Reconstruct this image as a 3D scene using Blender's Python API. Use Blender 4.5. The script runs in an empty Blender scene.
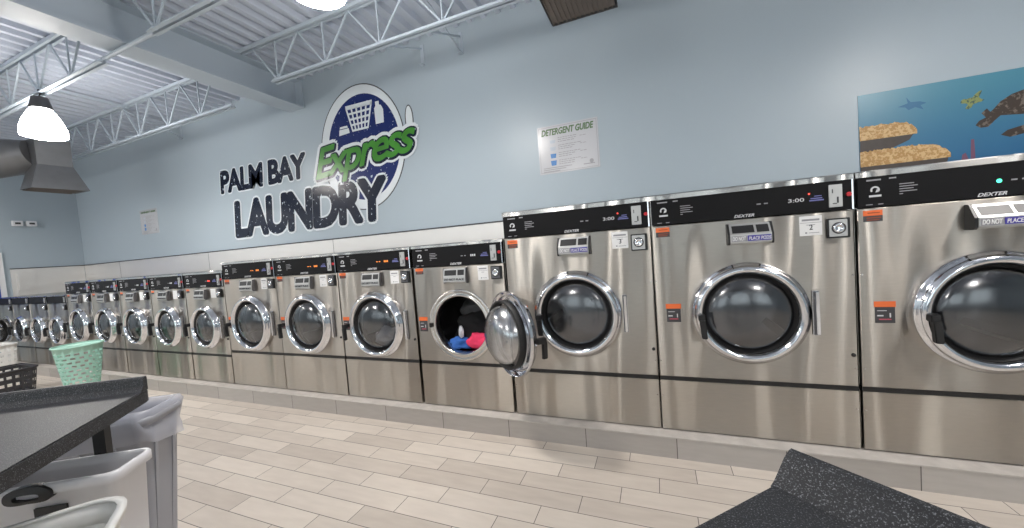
import bpy, bmesh, math, random
from mathutils import Vector, Matrix, noise
PI = math.pi
random.seed(7)
SC = bpy.context.scene
COL = SC.collection

# ------------------------------------------------------------------ camera, world, exposure
cam_d = bpy.data.cameras.new('camera')
cam = bpy.data.objects.new('camera', cam_d); COL.objects.link(cam); SC.camera = cam
yaw, pit, rol = .3796, -.0458, -.0759
ca, sa, cb, sb, cc, sc_ = math.cos(yaw), math.sin(yaw), math.cos(pit), math.sin(pit), math.cos(rol), math.sin(rol)
fw = Vector((-sa*cb, ca*cb, sb)); r0 = Vector((ca, sa, 0)); u0 = r0.cross(fw)
rt = cc*r0 + sc_*u0; up = -sc_*r0 + cc*u0
M = Matrix((rt, up, -fw)).transposed().to_4x4()
M.translation = Vector((0, -2.2034, 1.2266))
cam.matrix_world = M
cam_d.sensor_width = 36; cam_d.lens = 366.05/1024*36
cam_d.clip_start = .02; cam_d.clip_end = 100

world = bpy.data.worlds.new('world'); SC.world = world; world.use_nodes = True
bg = world.node_tree.nodes['Background']
bg.inputs[0].default_value = (.92, .96, 1, 1); bg.inputs[1].default_value = 2.6

SC.view_settings.view_transform = 'Standard'; SC.view_settings.look = 'None'
SC.view_settings.gamma = 1; SC.view_settings.use_curve_mapping = False
SC.view_settings.exposure = 0.0
LAMP_STRENGTH = 45.0

# ------------------------------------------------------------------ materials
def newmat(name):
    m = bpy.data.materials.new(name); m.use_nodes = True
    return m, m.node_tree, m.node_tree.nodes['Principled BSDF']
def mat(name, col, rough=.5, metal=0., noise_amt=0., noise_scale=20., bump=0., bump_scale=40., spec=.5, emit=None, estr=0., stretch=None):
    m, nt, b = newmat(name)
    b.inputs['Base Color'].default_value = (*col, 1)
    b.inputs['Roughness'].default_value = rough; b.inputs['Metallic'].default_value = metal
    b.inputs['Specular IOR Level'].default_value = spec
    N, L = nt.nodes, nt.links
    if noise_amt or bump:
        tc = N.new('ShaderNodeTexCoord'); mp = N.new('ShaderNodeMapping')
        L.new(tc.outputs['Object'], mp.inputs[0])
        if stretch: mp.inputs['Scale'].default_value = stretch
    if noise_amt:
        n = N.new('ShaderNodeTexNoise'); n.inputs['Scale'].default_value = noise_scale; n.inputs['Detail'].default_value = 4
        L.new(mp.outputs[0], n.inputs['Vector'])
        mx = N.new('ShaderNodeMix'); mx.data_type = 'RGBA'
        mx.inputs['A'].default_value = (*[c*(1-noise_amt) for c in col], 1)
        mx.inputs['B'].default_value = (*[min(1, c*(1+noise_amt)) for c in col], 1)
        L.new(n.outputs['Fac'], mx.inputs['Factor']); L.new(mx.outputs['Result'], b.inputs['Base Color'])
    if bump:
        n2 = N.new('ShaderNodeTexNoise'); n2.inputs['Scale'].default_value = bump_scale; n2.inputs['Detail'].default_value = 1
        L.new(mp.outputs[0], n2.inputs['Vector'])
        bp = N.new('ShaderNodeBump'); bp.inputs['Strength'].default_value = bump; bp.inputs['Distance'].default_value = .02
        L.new(n2.outputs['Fac'], bp.inputs['Height']); L.new(bp.outputs[0], b.inputs['Normal'])
    if emit:
        b.inputs['Emission Color'].default_value = (*emit, 1); b.inputs['Emission Strength'].default_value = estr
    return m

def stainless(name, col, rough):
    m, nt, b = newmat(name); N, L = nt.nodes, nt.links
    b.inputs['Metallic'].default_value = 1; b.inputs['Roughness'].default_value = rough
    tc = N.new('ShaderNodeTexCoord')
    mp = N.new('ShaderNodeMapping'); mp.inputs['Scale'].default_value = (6, 1, 40); L.new(tc.outputs['Object'], mp.inputs[0])
    n = N.new('ShaderNodeTexNoise'); n.inputs['Scale'].default_value = 3; n.inputs['Detail'].default_value = 3; L.new(mp.outputs[0], n.inputs[0])
    mx = N.new('ShaderNodeMix'); mx.data_type = 'RGBA'
    mx.inputs['A'].default_value = (*[c*.93 for c in col], 1); mx.inputs['B'].default_value = (*[min(1, c*1.07) for c in col], 1)
    L.new(n.outputs['Fac'], mx.inputs['Factor']); L.new(mx.outputs['Result'], b.inputs['Base Color'])
    n3 = N.new('ShaderNodeTexNoise'); n3.inputs['Scale'].default_value = 2.5; n3.inputs['Detail'].default_value = 0; L.new(tc.outputs['Object'], n3.inputs[0])
    mr = N.new('ShaderNodeMapRange'); mr.inputs['To Min'].default_value = rough*.75; mr.inputs['To Max'].default_value = rough*1.3
    L.new(n3.outputs['Fac'], mr.inputs[0]); L.new(mr.outputs[0], b.inputs['Roughness'])
    mp2 = N.new('ShaderNodeMapping'); mp2.inputs['Scale'].default_value = (5.0, 1, .6); L.new(tc.outputs['Object'], mp2.inputs[0])
    n2 = N.new('ShaderNodeTexNoise'); n2.inputs['Scale'].default_value = 1.3; n2.inputs['Detail'].default_value = 0; L.new(mp2.outputs[0], n2.inputs[0])
    bp = N.new('ShaderNodeBump'); bp.inputs['Strength'].default_value = 1.0; bp.inputs['Distance'].default_value = .05
    L.new(n2.outputs['Fac'], bp.inputs['Height']); L.new(bp.outputs[0], b.inputs['Normal'])
    b.inputs['Anisotropic'].default_value = .93; tg = N.new('ShaderNodeCombineXYZ'); tg.inputs[2].default_value = 1; L.new(tg.outputs[0], b.inputs['Tangent'])
    return m

MT = {}
MT['steel'] = stainless('brushed_stainless', (.47, .437, .395), .31)
MT['steel_low'] = stainless('brushed_stainless_lower', (.46, .42, .37), .34)
MT['cap'] = stainless('stainless_trim', (.62, .60, .57), .22)
MT['backsplash'] = mat('satin_splash_panel', (.72, .71, .69), .42, .55, noise_amt=.05, noise_scale=2)
MT['chrome'] = mat('chrome', (.78, .79, .82), .09, 1)
MT['silver'] = mat('silver_plate', (.52, .52, .51), .42, .8)
MT['black'] = mat('black_plastic', (.012, .012, .013), .4)
MT['panel'] = mat('black_control_panel', (.010, .010, .011), .5, spec=.12)
MT['rubber'] = mat('black_rubber', (.012, .012, .013), .6)
MT['drum'] = mat('dark_drum_steel', (.17, .17, .18), .4, .9)
MT['white'] = mat('white_sticker', (.80, .80, .80), .45)
MT['ink'] = mat('dark_ink', (.05, .05, .055), .5)
MT['greyink'] = mat('grey_ink', (.30, .30, .32), .5)
MT['lightink'] = mat('light_grey_ink', (.62, .63, .65), .5)
MT['orange'] = mat('orange_sticker', (.80, .16, .04), .45)
MT['red'] = mat('red_button', (.55, .02, .03), .35)
MT['blueink'] = mat('blue_label', (.06, .05, .30), .45)
MT['led_green'] = mat('green_led', (.0, .4, .2), .4, emit=(.1, 1, .55), estr=2.5)
MT['led_red'] = mat('red_led', (.4, .02, .02), .4, emit=(1, .08, .05), estr=1.6)
MT['led_orange'] = mat('orange_led', (.4, .12, .02), .4, emit=(1, .30, .05), estr=1.2)
MT['wall'] = mat('pale_blue_wall_paint', (.392, .462, .515), .36, noise_amt=.035, noise_scale=1.2, bump=.06, bump_scale=3, spec=.3)
MT['steelpaint'] = mat('pale_blue_steel_paint', (.48, .55, .62), .5)
MT['deckpaint'] = mat('grey_white_deck_paint', (.52, .57, .66), .5)
MT['duct'] = mat('galvanized_duct', (.20, .205, .215), .45, .45, noise_amt=.15, noise_scale=9)
MT['ductdark'] = mat('duct_grille', (.20, .17, .15), .6, .2)
MT['navy'] = mat('navy_vinyl', (.030, .045, .15), .28, spec=.3)
MT['paleink'] = mat('white_vinyl', (.70, .75, .78), .3, spec=.3)
MT['plastic_grey'] = mat('grey_bin_plastic', (.36, .37, .41), .42)
MT['plastic_white'] = mat('white_bin_plastic', (.78, .78, .81), .35)
MT['basket_white'] = mat('white_basket_plastic', (.80, .80, .78), .35)
MT['basket_green'] = mat('mint_basket_plastic', (.40, .67, .57), .45)
MT['basket_black'] = mat('black_basket_plastic', (.03, .03, .035), .45)
MT['frame_white'] = mat('white_paint', (.75, .76, .78), .5)

def ink_distressed(name, col, under, thr=.40, scale=16, rough=.25):
    m, nt, b = newmat(name); N, L = nt.nodes, nt.links
    b.inputs['Roughness'].default_value = rough; b.inputs['Specular IOR Level'].default_value = .25
    tc = N.new('ShaderNodeTexCoord'); n = N.new('ShaderNodeTexNoise'); n.inputs['Scale'].default_value = scale; n.inputs['Detail'].default_value = 6; n.inputs['Roughness'].default_value = .65
    L.new(tc.outputs['Object'], n.inputs[0])
    r = N.new('ShaderNodeMapRange'); r.inputs['From Min'].default_value = thr-.015; r.inputs['From Max'].default_value = thr+.015
    L.new(n.outputs['Fac'], r.inputs[0])
    mx = N.new('ShaderNodeMix'); mx.data_type = 'RGBA'; mx.inputs['A'].default_value = (*under, 1); mx.inputs['B'].default_value = (*col, 1)
    L.new(r.outputs[0], mx.inputs['Factor']); L.new(mx.outputs['Result'], b.inputs['Base Color'])
    return m
MT['letters'] = ink_distressed('distressed_black_vinyl', (.008, .013, .030), (.55, .62, .68), .36, 22)
MT['disc'] = ink_distressed('distressed_navy_vinyl', (.016, .028, .13), (.50, .58, .66), .36, 22)
MT['green'] = mat('green_vinyl', (.06, .25, .035), .25, noise_amt=.35, noise_scale=6, spec=.3)

def speckle(name, base, hi, scale=380, rough=.35):
    m, nt, b = newmat(name); N, L = nt.nodes, nt.links
    b.inputs['Roughness'].default_value = rough
    tc = N.new('ShaderNodeTexCoord')
    n = N.new('ShaderNodeTexNoise'); n.inputs['Scale'].default_value = scale; n.inputs['Detail'].default_value = 2; n.inputs['Roughness'].default_value = .7
    L.new(tc.outputs['Object'], n.inputs[0])
    cr = N.new('ShaderNodeValToRGB'); e = cr.color_ramp.elements
    e[0].position = .56; e[0].color = (*base, 1); e[1].position = .74; e[1].color = (*hi, 1)
    L.new(n.outputs['Fac'], cr.inputs[0]); L.new(cr.outputs[0], b.inputs['Base Color'])
    return m
MT['granite'] = speckle('speckled_black_laminate', (.016, .017, .020), (.30, .31, .33), rough=.5)

def floor_mat():
    m, nt, b = newmat('beige_plank_tile'); N, L = nt.nodes, nt.links
    tc = N.new('ShaderNodeTexCoord'); sp = N.new('ShaderNodeSeparateXYZ'); L.new(tc.outputs['Object'], sp.inputs[0])
    def mth(op, a, c=None, c2=None):
        n = N.new('ShaderNodeMath'); n.operation = op
        for i, v in enumerate((a, c, c2)):
            if v is None: continue
            if isinstance(v, (int, float)): n.inputs[i].default_value = v
            else: L.new(v, n.inputs[i])
        return n.outputs[0]
    t = mth('DIVIDE', mth('SUBTRACT', -.048, sp.outputs['Y']), .1163)
    row = mth('FLOOR', t); fy = mth('FRACT', t)
    s = mth('DIVIDE', mth('SUBTRACT', sp.outputs['X'], mth('SUBTRACT', .295, mth('MULTIPLY', row, .1735))), .5)
    colm = mth('FLOOR', s); fx = mth('FRACT', s)
    dy = mth('MULTIPLY', mth('MINIMUM', fy, mth('SUBTRACT', 1, fy)), .1163)
    dx = mth('MULTIPLY', mth('MINIMUM', fx, mth('SUBTRACT', 1, fx)), .5)
    d = mth('MINIMUM', dx, dy)
    g = N.new('ShaderNodeMapRange'); g.inputs['From Min'].default_value = .0010; g.inputs['From Max'].default_value = .0022; L.new(d, g.inputs[0])
    cv = N.new('ShaderNodeCombineXYZ'); L.new(row, cv.inputs[0]); L.new(colm, cv.inputs[1])
    wn = N.new('ShaderNodeTexWhiteNoise'); wn.noise_dimensions = '3D'; L.new(cv.outputs[0], wn.inputs[0])
    mp = N.new('ShaderNodeMapping'); mp.inputs['Scale'].default_value = (5, 22, 1); L.new(tc.outputs['Object'], mp.inputs[0])
    ns = N.new('ShaderNodeTexNoise'); ns.inputs['Scale'].default_value = 1.2; ns.inputs['Detail'].default_value = 6; L.new(mp.outputs[0], ns.inputs[0])
    a = N.new('ShaderNodeMix'); a.data_type = 'RGBA'; a.inputs['A'].default_value = (.44, .385, .335, 1); a.inputs['B'].default_value = (.72, .655, .58, 1)
    f = mth('ADD', mth('MULTIPLY', wn.outputs['Value'], .55), mth('MULTIPLY', ns.outputs['Fac'], .55))
    L.new(f, a.inputs['Factor'])
    c = N.new('ShaderNodeMix'); c.data_type = 'RGBA'; c.inputs['A'].default_value = (.07, .06, .052, 1)
    L.new(g.outputs[0], c.inputs['Factor']); L.new(a.outputs['Result'], c.inputs['B']); L.new(c.outputs['Result'], b.inputs['Base Color'])
    b.inputs['Roughness'].default_value = .42
    return m
def kerb_mat():
    m, nt, b = newmat('grey_kerb_tile'); N, L = nt.nodes, nt.links
    tc = N.new('ShaderNodeTexCoord'); sp = N.new('ShaderNodeSeparateXYZ'); L.new(tc.outputs['Object'], sp.inputs[0])
    def mth(op, a, c=None):
        n = N.new('ShaderNodeMath'); n.operation = op
        for i, v in enumerate((a, c)):
            if v is None: continue
            if isinstance(v, (int, float)): n.inputs[i].default_value = v
            else: L.new(v, n.inputs[i])
        return n.outputs[0]
    s = mth('DIVIDE', mth('SUBTRACT', sp.outputs['X'], .043), .4985)
    fx = mth('FRACT', s); dx = mth('MULTIPLY', mth('MINIMUM', fx, mth('SUBTRACT', 1, fx)), .4985)
    g = N.new('ShaderNodeMapRange'); g.inputs['From Min'].default_value = .0012; g.inputs['From Max'].default_value = .0026; L.new(dx, g.inputs[0])
    wn = N.new('ShaderNodeTexWhiteNoise'); wn.noise_dimensions = '1D'; L.new(mth('FLOOR', s), wn.inputs['W'])
    mp = N.new('ShaderNodeMapping'); mp.inputs['Scale'].default_value = (6, 6, 30); L.new(tc.outputs['Object'], mp.inputs[0])
    ns = N.new('ShaderNodeTexNoise'); ns.inputs['Scale'].default_value = 1.5; ns.inputs['Detail'].default_value = 5; L.new(mp.outputs[0], ns.inputs[0])
    a = N.new('ShaderNodeMix'); a.data_type = 'RGBA'; a.inputs['A'].default_value = (.34, .315, .29, 1); a.inputs['B'].default_value = (.50, .47, .44, 1)
    L.new(mth('ADD', mth('MULTIPLY', wn.outputs['Value'], .5), mth('MULTIPLY', ns.outputs['Fac'], .5)), a.inputs['Factor'])
    c = N.new('ShaderNodeMix'); c.data_type = 'RGBA'; c.inputs['A'].default_value = (.08, .07, .065, 1)
    L.new(g.outputs[0], c.inputs['Factor']); L.new(a.outputs['Result'], c.inputs['B']); L.new(c.outputs['Result'], b.inputs['Base Color'])
    b.inputs['Roughness'].default_value = .45
    return m
MT['floor'] = floor_mat(); MT['kerb'] = kerb_mat()

def glass_mat(name, tint, refl=.12, rough=.03):
    m = bpy.data.materials.new(name); m.use_nodes = True; nt = m.node_tree; N, L = nt.nodes, nt.links
    N.clear(); out = N.new('ShaderNodeOutputMaterial')
    t = N.new('ShaderNodeBsdfTransparent'); t.inputs[0].default_value = (*tint, 1)
    g = N.new('ShaderNodeBsdfGlossy'); g.inputs['Roughness'].default_value = rough; g.inputs[0].default_value = (.9, .92, .95, 1)
    lw = N.new('ShaderNodeLayerWeight'); lw.inputs['Blend'].default_value = .35
    mr = N.new('ShaderNodeMapRange'); mr.inputs['To Min'].default_value = refl; mr.inputs['To Max'].default_value = .85
    L.new(lw.outputs['Fresnel'], mr.inputs[0])
    mx = N.new('ShaderNodeMixShader'); L.new(mr.outputs[0], mx.inputs[0]); L.new(t.outputs[0], mx.inputs[1]); L.new(g.outputs[0], mx.inputs[2]); L.new(mx.outputs[0], out.inputs[0])
    return m
MT['doorglass'] = glass_mat('tinted_door_glass', (.60, .60, .61), .13, .17)
MT['bowlglass'] = glass_mat('clear_bowl_glass', (.62, .63, .64), .45, .2)
MT['pane'] = glass_mat('window_glass', (.9, .93, .93), .06)
MT['liner'] = None
def liner_mat():
    m = bpy.data.materials.new('clear_bin_liner'); m.use_nodes = True; nt = m.node_tree; N, L = nt.nodes, nt.links
    b = N['Principled BSDF']; b.inputs['Base Color'].default_value = (.62, .64, .72, 1); b.inputs['Roughness'].default_value = .28
    t = N.new('ShaderNodeBsdfTransparent'); mx = N.new('ShaderNodeMixShader'); mx.inputs[0].default_value = .5
    L.new(t.outputs[0], mx.inputs[1]); L.new(b.outputs[0], mx.inputs[2]); L.new(mx.outputs[0], N['Material Output'].inputs[0])
    return m
MT['liner'] = liner_mat()
MT['lamp'] = mat('glowing_lamp_dome', (.9, .9, .9), .3, emit=(1.0, .95, .90), estr=LAMP_STRENGTH)
MT['lamp_lens'] = mat('glowing_lamp_lens', (.9, .9, .9), .3, emit=(1.0, .95, .90), estr=LAMP_STRENGTH*4)
MT['lamp_housing'] = mat('dark_lamp_housing', (.05, .05, .055), .4, .3)

# ------------------------------------------------------------------ mesh helpers
class MB:
    def __init__(s): s.v = []; s.f = []; s.mi = []; s.sm = []
    def add(s, vs, fs, mi=0, smooth=False):
        o = len(s.v); s.v += [tuple(v) for v in vs]; s.f += [tuple(i+o for i in f) for f in fs]
        s.mi += [mi]*len(fs); s.sm += [smooth]*len(fs); return s
    def box(s, x0, x1, y0, y1, z0, z1, mi=0, rot=0, c=(0, 0)):
        vs = [(x, y, z) for x in (x0, x1) for y in (y0, y1) for z in (z0, z1)]
        if rot:
            k, q = math.cos(rot), math.sin(rot)
            vs = [(c[0]+(x-c[0])*k-(y-c[1])*q, c[1]+(x-c[0])*q+(y-c[1])*k, z) for x, y, z in vs]
        return s.add(vs, [(0, 1, 3, 2), (4, 6, 7, 5), (0, 4, 5, 1), (2, 3, 7, 6), (0, 2, 6, 4), (1, 5, 7, 3)], mi)
    def loft(s, rings, closed=True, cap0=False, cap1=False, smooth=True, mi=0):
        n = len(rings[0]); vs = [p for r in rings for p in r]; fs = []
        for i in range(len(rings)-1):
            for j in range(n if closed else n-1):
                k = (j+1) % n
                fs.append((i*n+j, i*n+k, (i+1)*n+k, (i+1)*n+j))
        s.add(vs, fs, mi, smooth)
        if cap0: s.add(rings[0], [tuple(range(n))[::-1]], mi)
        if cap1: s.add(rings[-1], [tuple(range(n))], mi)
        return s
    def lathe_y(s, prof, cx=0, cz=0, n=64, mi=0, cap0=False, cap1=False, smooth=True):
        return s.loft([[(cx+r*math.cos(2*PI*i/n), y, cz+r*math.sin(2*PI*i/n)) for i in range(n)] for r, y in prof], True, cap0, cap1, smooth, mi)
    def lathe_z(s, prof, cx=0, cy=0, n=32, mi=0, cap0=False, cap1=False, smooth=True):
        return s.loft([[(cx+r*math.cos(2*PI*i/n), cy+r*math.sin(2*PI*i/n), z) for i in range(n)] for r, z in prof], True, cap0, cap1, smooth, mi)
    def tube(s, pts, r, n=8, mi=0, caps=True):
        pts = [Vector(p) for p in pts]; rings = []
        for i, p in enumerate(pts):
            d = (pts[min(i+1, len(pts)-1)] - pts[max(i-1, 0)]).normalized()
            a = Vector((0, 0, 1)) if abs(d.z) < .9 else Vector((1, 0, 0))
            e1 = d.cross(a).normalized(); e2 = d.cross(e1)
            rr = r[i] if isinstance(r, (list, tuple)) else r
            rings.append([p + e1*rr*math.cos(2*PI*k/n) + e2*rr*math.sin(2*PI*k/n) for k in range(n)])
        return s.loft(rings, True, caps, caps, n > 6, mi)
    def bar(s, a, b, w, h=None, mi=0):
        h = h or w; a = Vector(a); b = Vector(b); d = (b-a).normalized()
        t = Vector((0, 0, 1)) if abs(d.z) < .99 else Vector((0, 1, 0))
        e1 = d.cross(t).normalized()*w/2; e2 = d.cross(e1).normalized()*h/2
        rings = [[p+e1+e2, p+e1-e2, p-e1-e2, p-e1+e2] for p in (a, b)]
        return s.loft(rings, True, True, True, False, mi)
    def prism_xz(s, poly, y0, y1, mi=0):
        n = len(poly)
        a = [(x, y0, z) for x, z in poly]; b = [(x, y1, z) for x, z in poly]
        return s.add(a+b, [tuple(range(n)), tuple(range(2*n-1, n-1, -1))] + [(i, i+n, (i+1) % n+n, (i+1) % n) for i in range(n)], mi)
    def prism_yz(s, poly, x0, x1, mi=0):
        n = len(poly)
        a = [(x0, y, z) for y, z in poly]; b = [(x1, y, z) for y, z in poly]
        return s.add(a+b, [tuple(range(n)), tuple(range(2*n-1, n-1, -1))] + [(i, i+n, (i+1) % n+n, (i+1) % n) for i in range(n)], mi)
    def prism_xy(s, poly, z0, z1, mi=0):
        n = len(poly)
        a = [(x, y, z0) for x, y in poly]; b = [(x, y, z1) for x, y in poly]
        return s.add(a+b, [tuple(range(n)), tuple(range(2*n-1, n-1, -1))] + [(i, i+n, (i+1) % n+n, (i+1) % n) for i in range(n)], mi)
    def mesh(s, name, mats, bevel=0., recalc=True):
        me = bpy.data.meshes.new(name); me.from_pydata([tuple(v) for v in s.v], [], s.f)
        for i, p in enumerate(me.polygons): p.material_index = s.mi[i]; p.use_smooth = s.sm[i]
        if recalc or bevel:
            bm = bmesh.new(); bm.from_mesh(me)
            if recalc: bmesh.ops.recalc_face_normals(bm, faces=bm.faces)
            if bevel: bmesh.ops.bevel(bm, geom=[e for e in bm.edges if len(e.link_faces) == 2 and e.calc_face_angle(0) > .5], offset=bevel, segments=2, affect='EDGES')
            bm.to_mesh(me); bm.free()
        for m in (mats if isinstance(mats, (list, tuple)) else [mats]): me.materials.append(MT[m] if isinstance(m, str) else m)
        me.update(); return me
def obj(name, me, parent=None, loc=(0, 0, 0)):
    o = bpy.data.objects.new(name, me); COL.objects.link(o); o.location = loc
    if parent: o.parent = parent
    return o
def tag(o, label, cat, group=None, kind=None):
    if label: o['label'] = label
    if cat: o['category'] = cat
    if group: o['group'] = group
    if kind: o['kind'] = kind
    return o
def thing(name, label, cat, loc=(0, 0, 0), rz=0, group=None):
    o = bpy.data.objects.new(name, None); COL.objects.link(o); o.location = loc; o.rotation_euler = (0, 0, rz)
    o.empty_display_size = .1
    return tag(o, label, cat, group)
def struct(name, me, parent=None):
    o = obj(name, me, parent); o['kind'] = 'structure'; return o

def text_raw(body, offset=0., shear=0., extrude=0., spacing=1.):
    c = bpy.data.curves.new('t', 'FONT'); c.body = body; c.size = 1; c.offset = offset; c.shear = shear; c.extrude = extrude
    c.space_character = spacing; c.resolution_u = 4
    o = bpy.data.objects.new('t', c); COL.objects.link(o)
    dg = bpy.context.evaluated_depsgraph_get(); dg.update()
    me = bpy.data.meshes.new_from_object(o.evaluated_get(dg))
    bpy.data.objects.remove(o); bpy.data.curves.remove(c)
    return me
def text_box(name, body, x0, x1, z0, z1, y, material, offset=0., shear=0., thick=.001, rot=0., spacing=1., grow=0., dx=0., dz=0.):
    """lettering in the xz plane facing -y, its glyph box fitted to x0..x1, z0..z1; grow thickens every stroke by that many metres"""
    base = text_raw(body, offset, shear, .5, spacing)
    xs = [v.co.x for v in base.vertices]; ys = [v.co.y for v in base.vertices]
    bx0, bx1, by0, by1 = min(xs), max(xs), min(ys), max(ys)
    sx = (x1-x0)/(bx1-bx0); sz = (z1-z0)/(by1-by0); cx, cz = (x0+x1)/2, (z0+z1)/2
    cr, sr = math.cos(rot), math.sin(rot); m = MB()
    sh = [(0, 0)]+([(grow*math.cos(k*PI/6), grow*math.sin(k*PI/6)) for k in range(12)] if grow else [])
    for k, (gx, gz) in enumerate(sh):
        vs = []; yk = y-(len(sh)-k)*.00006
        for v in base.vertices:
            ex = x0+(v.co.x-bx0)*sx+gx-cx; ez = z0+(v.co.y-by0)*sz+gz-cz
            vs.append((cx+dx+ex*cr-ez*sr, yk-thick*(v.co.z+.5), cz+dz+ex*sr+ez*cr))
        m.add(vs, [tuple(p.vertices) for p in base.polygons])
    bpy.data.meshes.remove(base)
    return m.mesh(name, material, recalc=False)

# ------------------------------------------------------------------ room shell
XL, XR, YW, YB, ZD = -9.585, 5.0, 1.1, -7.2, 3.42
KB, KD = .1204, .0819
m = MB(); m.box(XL-.2, XR+.2, YB-.2, YW+.2, -.1, 0); struct('floor', m.mesh('floor', 'floor'))
m = MB(); m.box(XL, XR, YW, YW+.15, 0, ZD+.3); struct('wall_back', m.mesh('wall_back', 'wall'))
m = MB(); m.box(XL-.15, XL, YB, YW+.15, 0, ZD+.3); struct('wall_left', m.mesh('wall_left', 'wall'))
m = MB(); m.box(XR, XR+.15, YB, YW+.15, 0, ZD+.3); struct('wall_right', m.mesh('wall_right', 'wall'))
# shop front behind the camera with window openings
m = MB(); m.box(XL, XR, YB-.15, YB, 0, .7); m.box(XL, XR, YB-.15, YB, 2.5, ZD+.3)
wins = []
nx = 5; step = (XR-XL)/nx
for i in range(nx+1):
    xc = XL+i*step; m.box(max(XL, xc-.35), min(XR, xc+.35), YB-.15, YB, .7, 2.5)
for i in range(nx): wins.append((XL+i*step+.35, XL+(i+1)*step-.35))
struct('wall_front', m.mesh('wall_front', 'wall'))
for i, (a, b) in enumerate(wins):
    w = MB()
    for q in ((a, a+.05, .7, 2.5), (b-.05, b, .7, 2.5), ((a+b)/2-.025, (a+b)/2+.025, .7, 2.5), (a, b, .7, .75), (a, b, 2.45, 2.5)):
        w.box(q[0], q[1], YB-.10, YB-.04, q[2], q[3])
    f = struct('window_%d' % (i+1), w.mesh('window', 'frame_white'))
    p = MB(); p.box(a+.05, b-.05, YB-.075, YB-.069, .75, 2.45); obj('pane', p.mesh('pane', 'pane'), f)
# kerb under the washers
m = MB(); m.box(XL, XR, -KD, .95, 0, KB-.006); m.box(XL, XR, -KD-.003, .95, KB-.006, KB, 1)
struct('trim_1', m.mesh('tiled_kerb', ['kerb', mat('kerb_edge', (.50, .47, .44), .45, noise_amt=.3, noise_scale=14)]))
# stainless splash panel on the wall behind the machines, with its dark top bead
m = MB(); m.box(XL+.012, XR, YW-.012, YW, KB, 1.478); m.box(XL+.012, XR, YW-.016, YW, 1.478, 1.492, 1)
x = XL+1.2
while x < XR: m.box(x-.002, x+.002, YW-.0135, YW, KB, 1.478, 1); x += 2.4
struct('trim_2', m.mesh('splash_panel_back', ['backsplash', 'ink']))
m = MB(); m.box(XL, XL+.012, .27, YW-.016, KB, 1.478); m.box(XL, XL+.016, .27, YW-.016, 1.478, 1.492, 1)
struct('trim_3', m.mesh('splash_panel_left', ['backsplash', 'ink']))
# corrugated roof deck, ribs run away from the wall
m = MB(); P = .15; x = XL-.1; pr = []
while x < XR+.1:
    pr += [(x, ZD), (x+.045, ZD), (x+.065, ZD+.045), (x+.13, ZD+.045)]; x += P
pr.append((x, ZD))
n = len(pr)
m.add([(a, YB, b) for a, b in pr]+[(a, YW, b) for a, b in pr], [(i, i+1, i+1+n, i+n) for i in range(n-1)])
m.add([(a, YB, b+.02) for a, b in pr]+[(a, YW, b+.02) for a, b in pr], [(i, i+1, i+1+n, i+n) for i in range(n-1)])
struct('ceiling', m.mesh('ceiling', 'deckpaint', recalc=False))
m = MB(); m.box(XL-.1, XR+.1, YB-.1, YW+.15, ZD+.09, ZD+.2); struct('ceiling', m.mesh('ceiling_slab', 'deckpaint'))

# ------------------------------------------------------------------ steel frame under the roof
def girder(x0, label):
    m = MB()
    m.box(x0-.125, x0+.125, YB, YW, 3.08, 3.10); m.box(x0-.125, x0+.125, YB, YW, ZD-.02, ZD)
    m.box(x0-.01, x0+.01, YB, YW, 3.10, ZD-.02)
    m.box(x0-.12, x0+.12, YW-.012, YW-.0005, 3.10, ZD-.02)
    o = obj('steel_girder', m.mesh('girder', 'steelpaint')); tag(o, label, 'girder')
girder(-3.965, 'wide pale blue steel girder running out from the wall above the lettering')
def joist(x0, x1, y, label, zt=3.385, zb=3.0, pitch=.62, ends=(True, True)):
    t = thing('roof_joist', label, 'joist', ((x0+x1)/2, y, zb), group='open web joists along the wall')
    cx = (x0+x1)/2
    m = MB()
    for s in (-1, 1): m.box(x0-cx, x1-cx, s*.012-.02*(s < 0)-.004*0, s*.012+.02*(s > 0), zt-zb, zt-zb+.032); 
    obj('top_chord', m.mesh('top_chord', 'steelpaint'), t)
    b0, b1 = x0+.45*ends[0], x1-.05*ends[1]
    m = MB()
    for s in (-1, 1):
        a, b = sorted((s*.010, s*.034)); m.box(b0-cx, b1-cx, a, b, -.004, .003)
        a, b = sorted((s*.010, s*.014)); m.box(b0-cx, b1-cx, a, b, .0, .03)
    obj('bottom_chord', m.mesh('bottom_chord', 'steelpaint'), t)
    m = MB(); x = x0+.2; k = 0
    pts = []
    while x < x1-.1:
        pts.append((x-cx, 0, zt-zb if k % 2 == 0 else .012)); x += pitch/2; k += 1
    for a, b in zip(pts, pts[1:]): m.bar(a, b, .014 if True else .02, .014)
    for i in range(1, len(pts)-1, 2): m.bar(pts[i], (pts[i][0]+.001, 0, zt-zb), .011, .011)
    o = obj('web_bracing', m.mesh('web', 'steelpaint'), t)
    return t
joist(XL+.02, -4.10, .47, 'pale open web joist near the wall between the far wall and the wide girder', zb=2.96)
joist(-3.83, XR-.02, .385, 'pale open web joist above the round logo, right of the wide girder', zb=3.0)
joist(XL+.02, -4.10, -.517, 'pale open web joist above the lit dome lamp on the left', zb=3.0)
joist(-3.83, XR-.02, -.55, 'pale open web joist behind the lamp at the top edge, right of the girder', zb=3.0)
# conduit hung under the near joist
m = MB(); m.tube([(-7.1, -.50, 3.39), (-7.1, -.50, 3.0), (-7.03, -.50, 2.96), (-4.7, -.50, 3.035), (-3.9, -.50, 3.05), (0, -.5, 3.05), (XR-.02, -.5, 3.05)], .017)
o = obj('conduit_pipe', m.mesh('conduit', 'steelpaint')); tag(o, 'long straight conduit pipe crossing under the wide girder at upper left', 'pipe')
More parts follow.
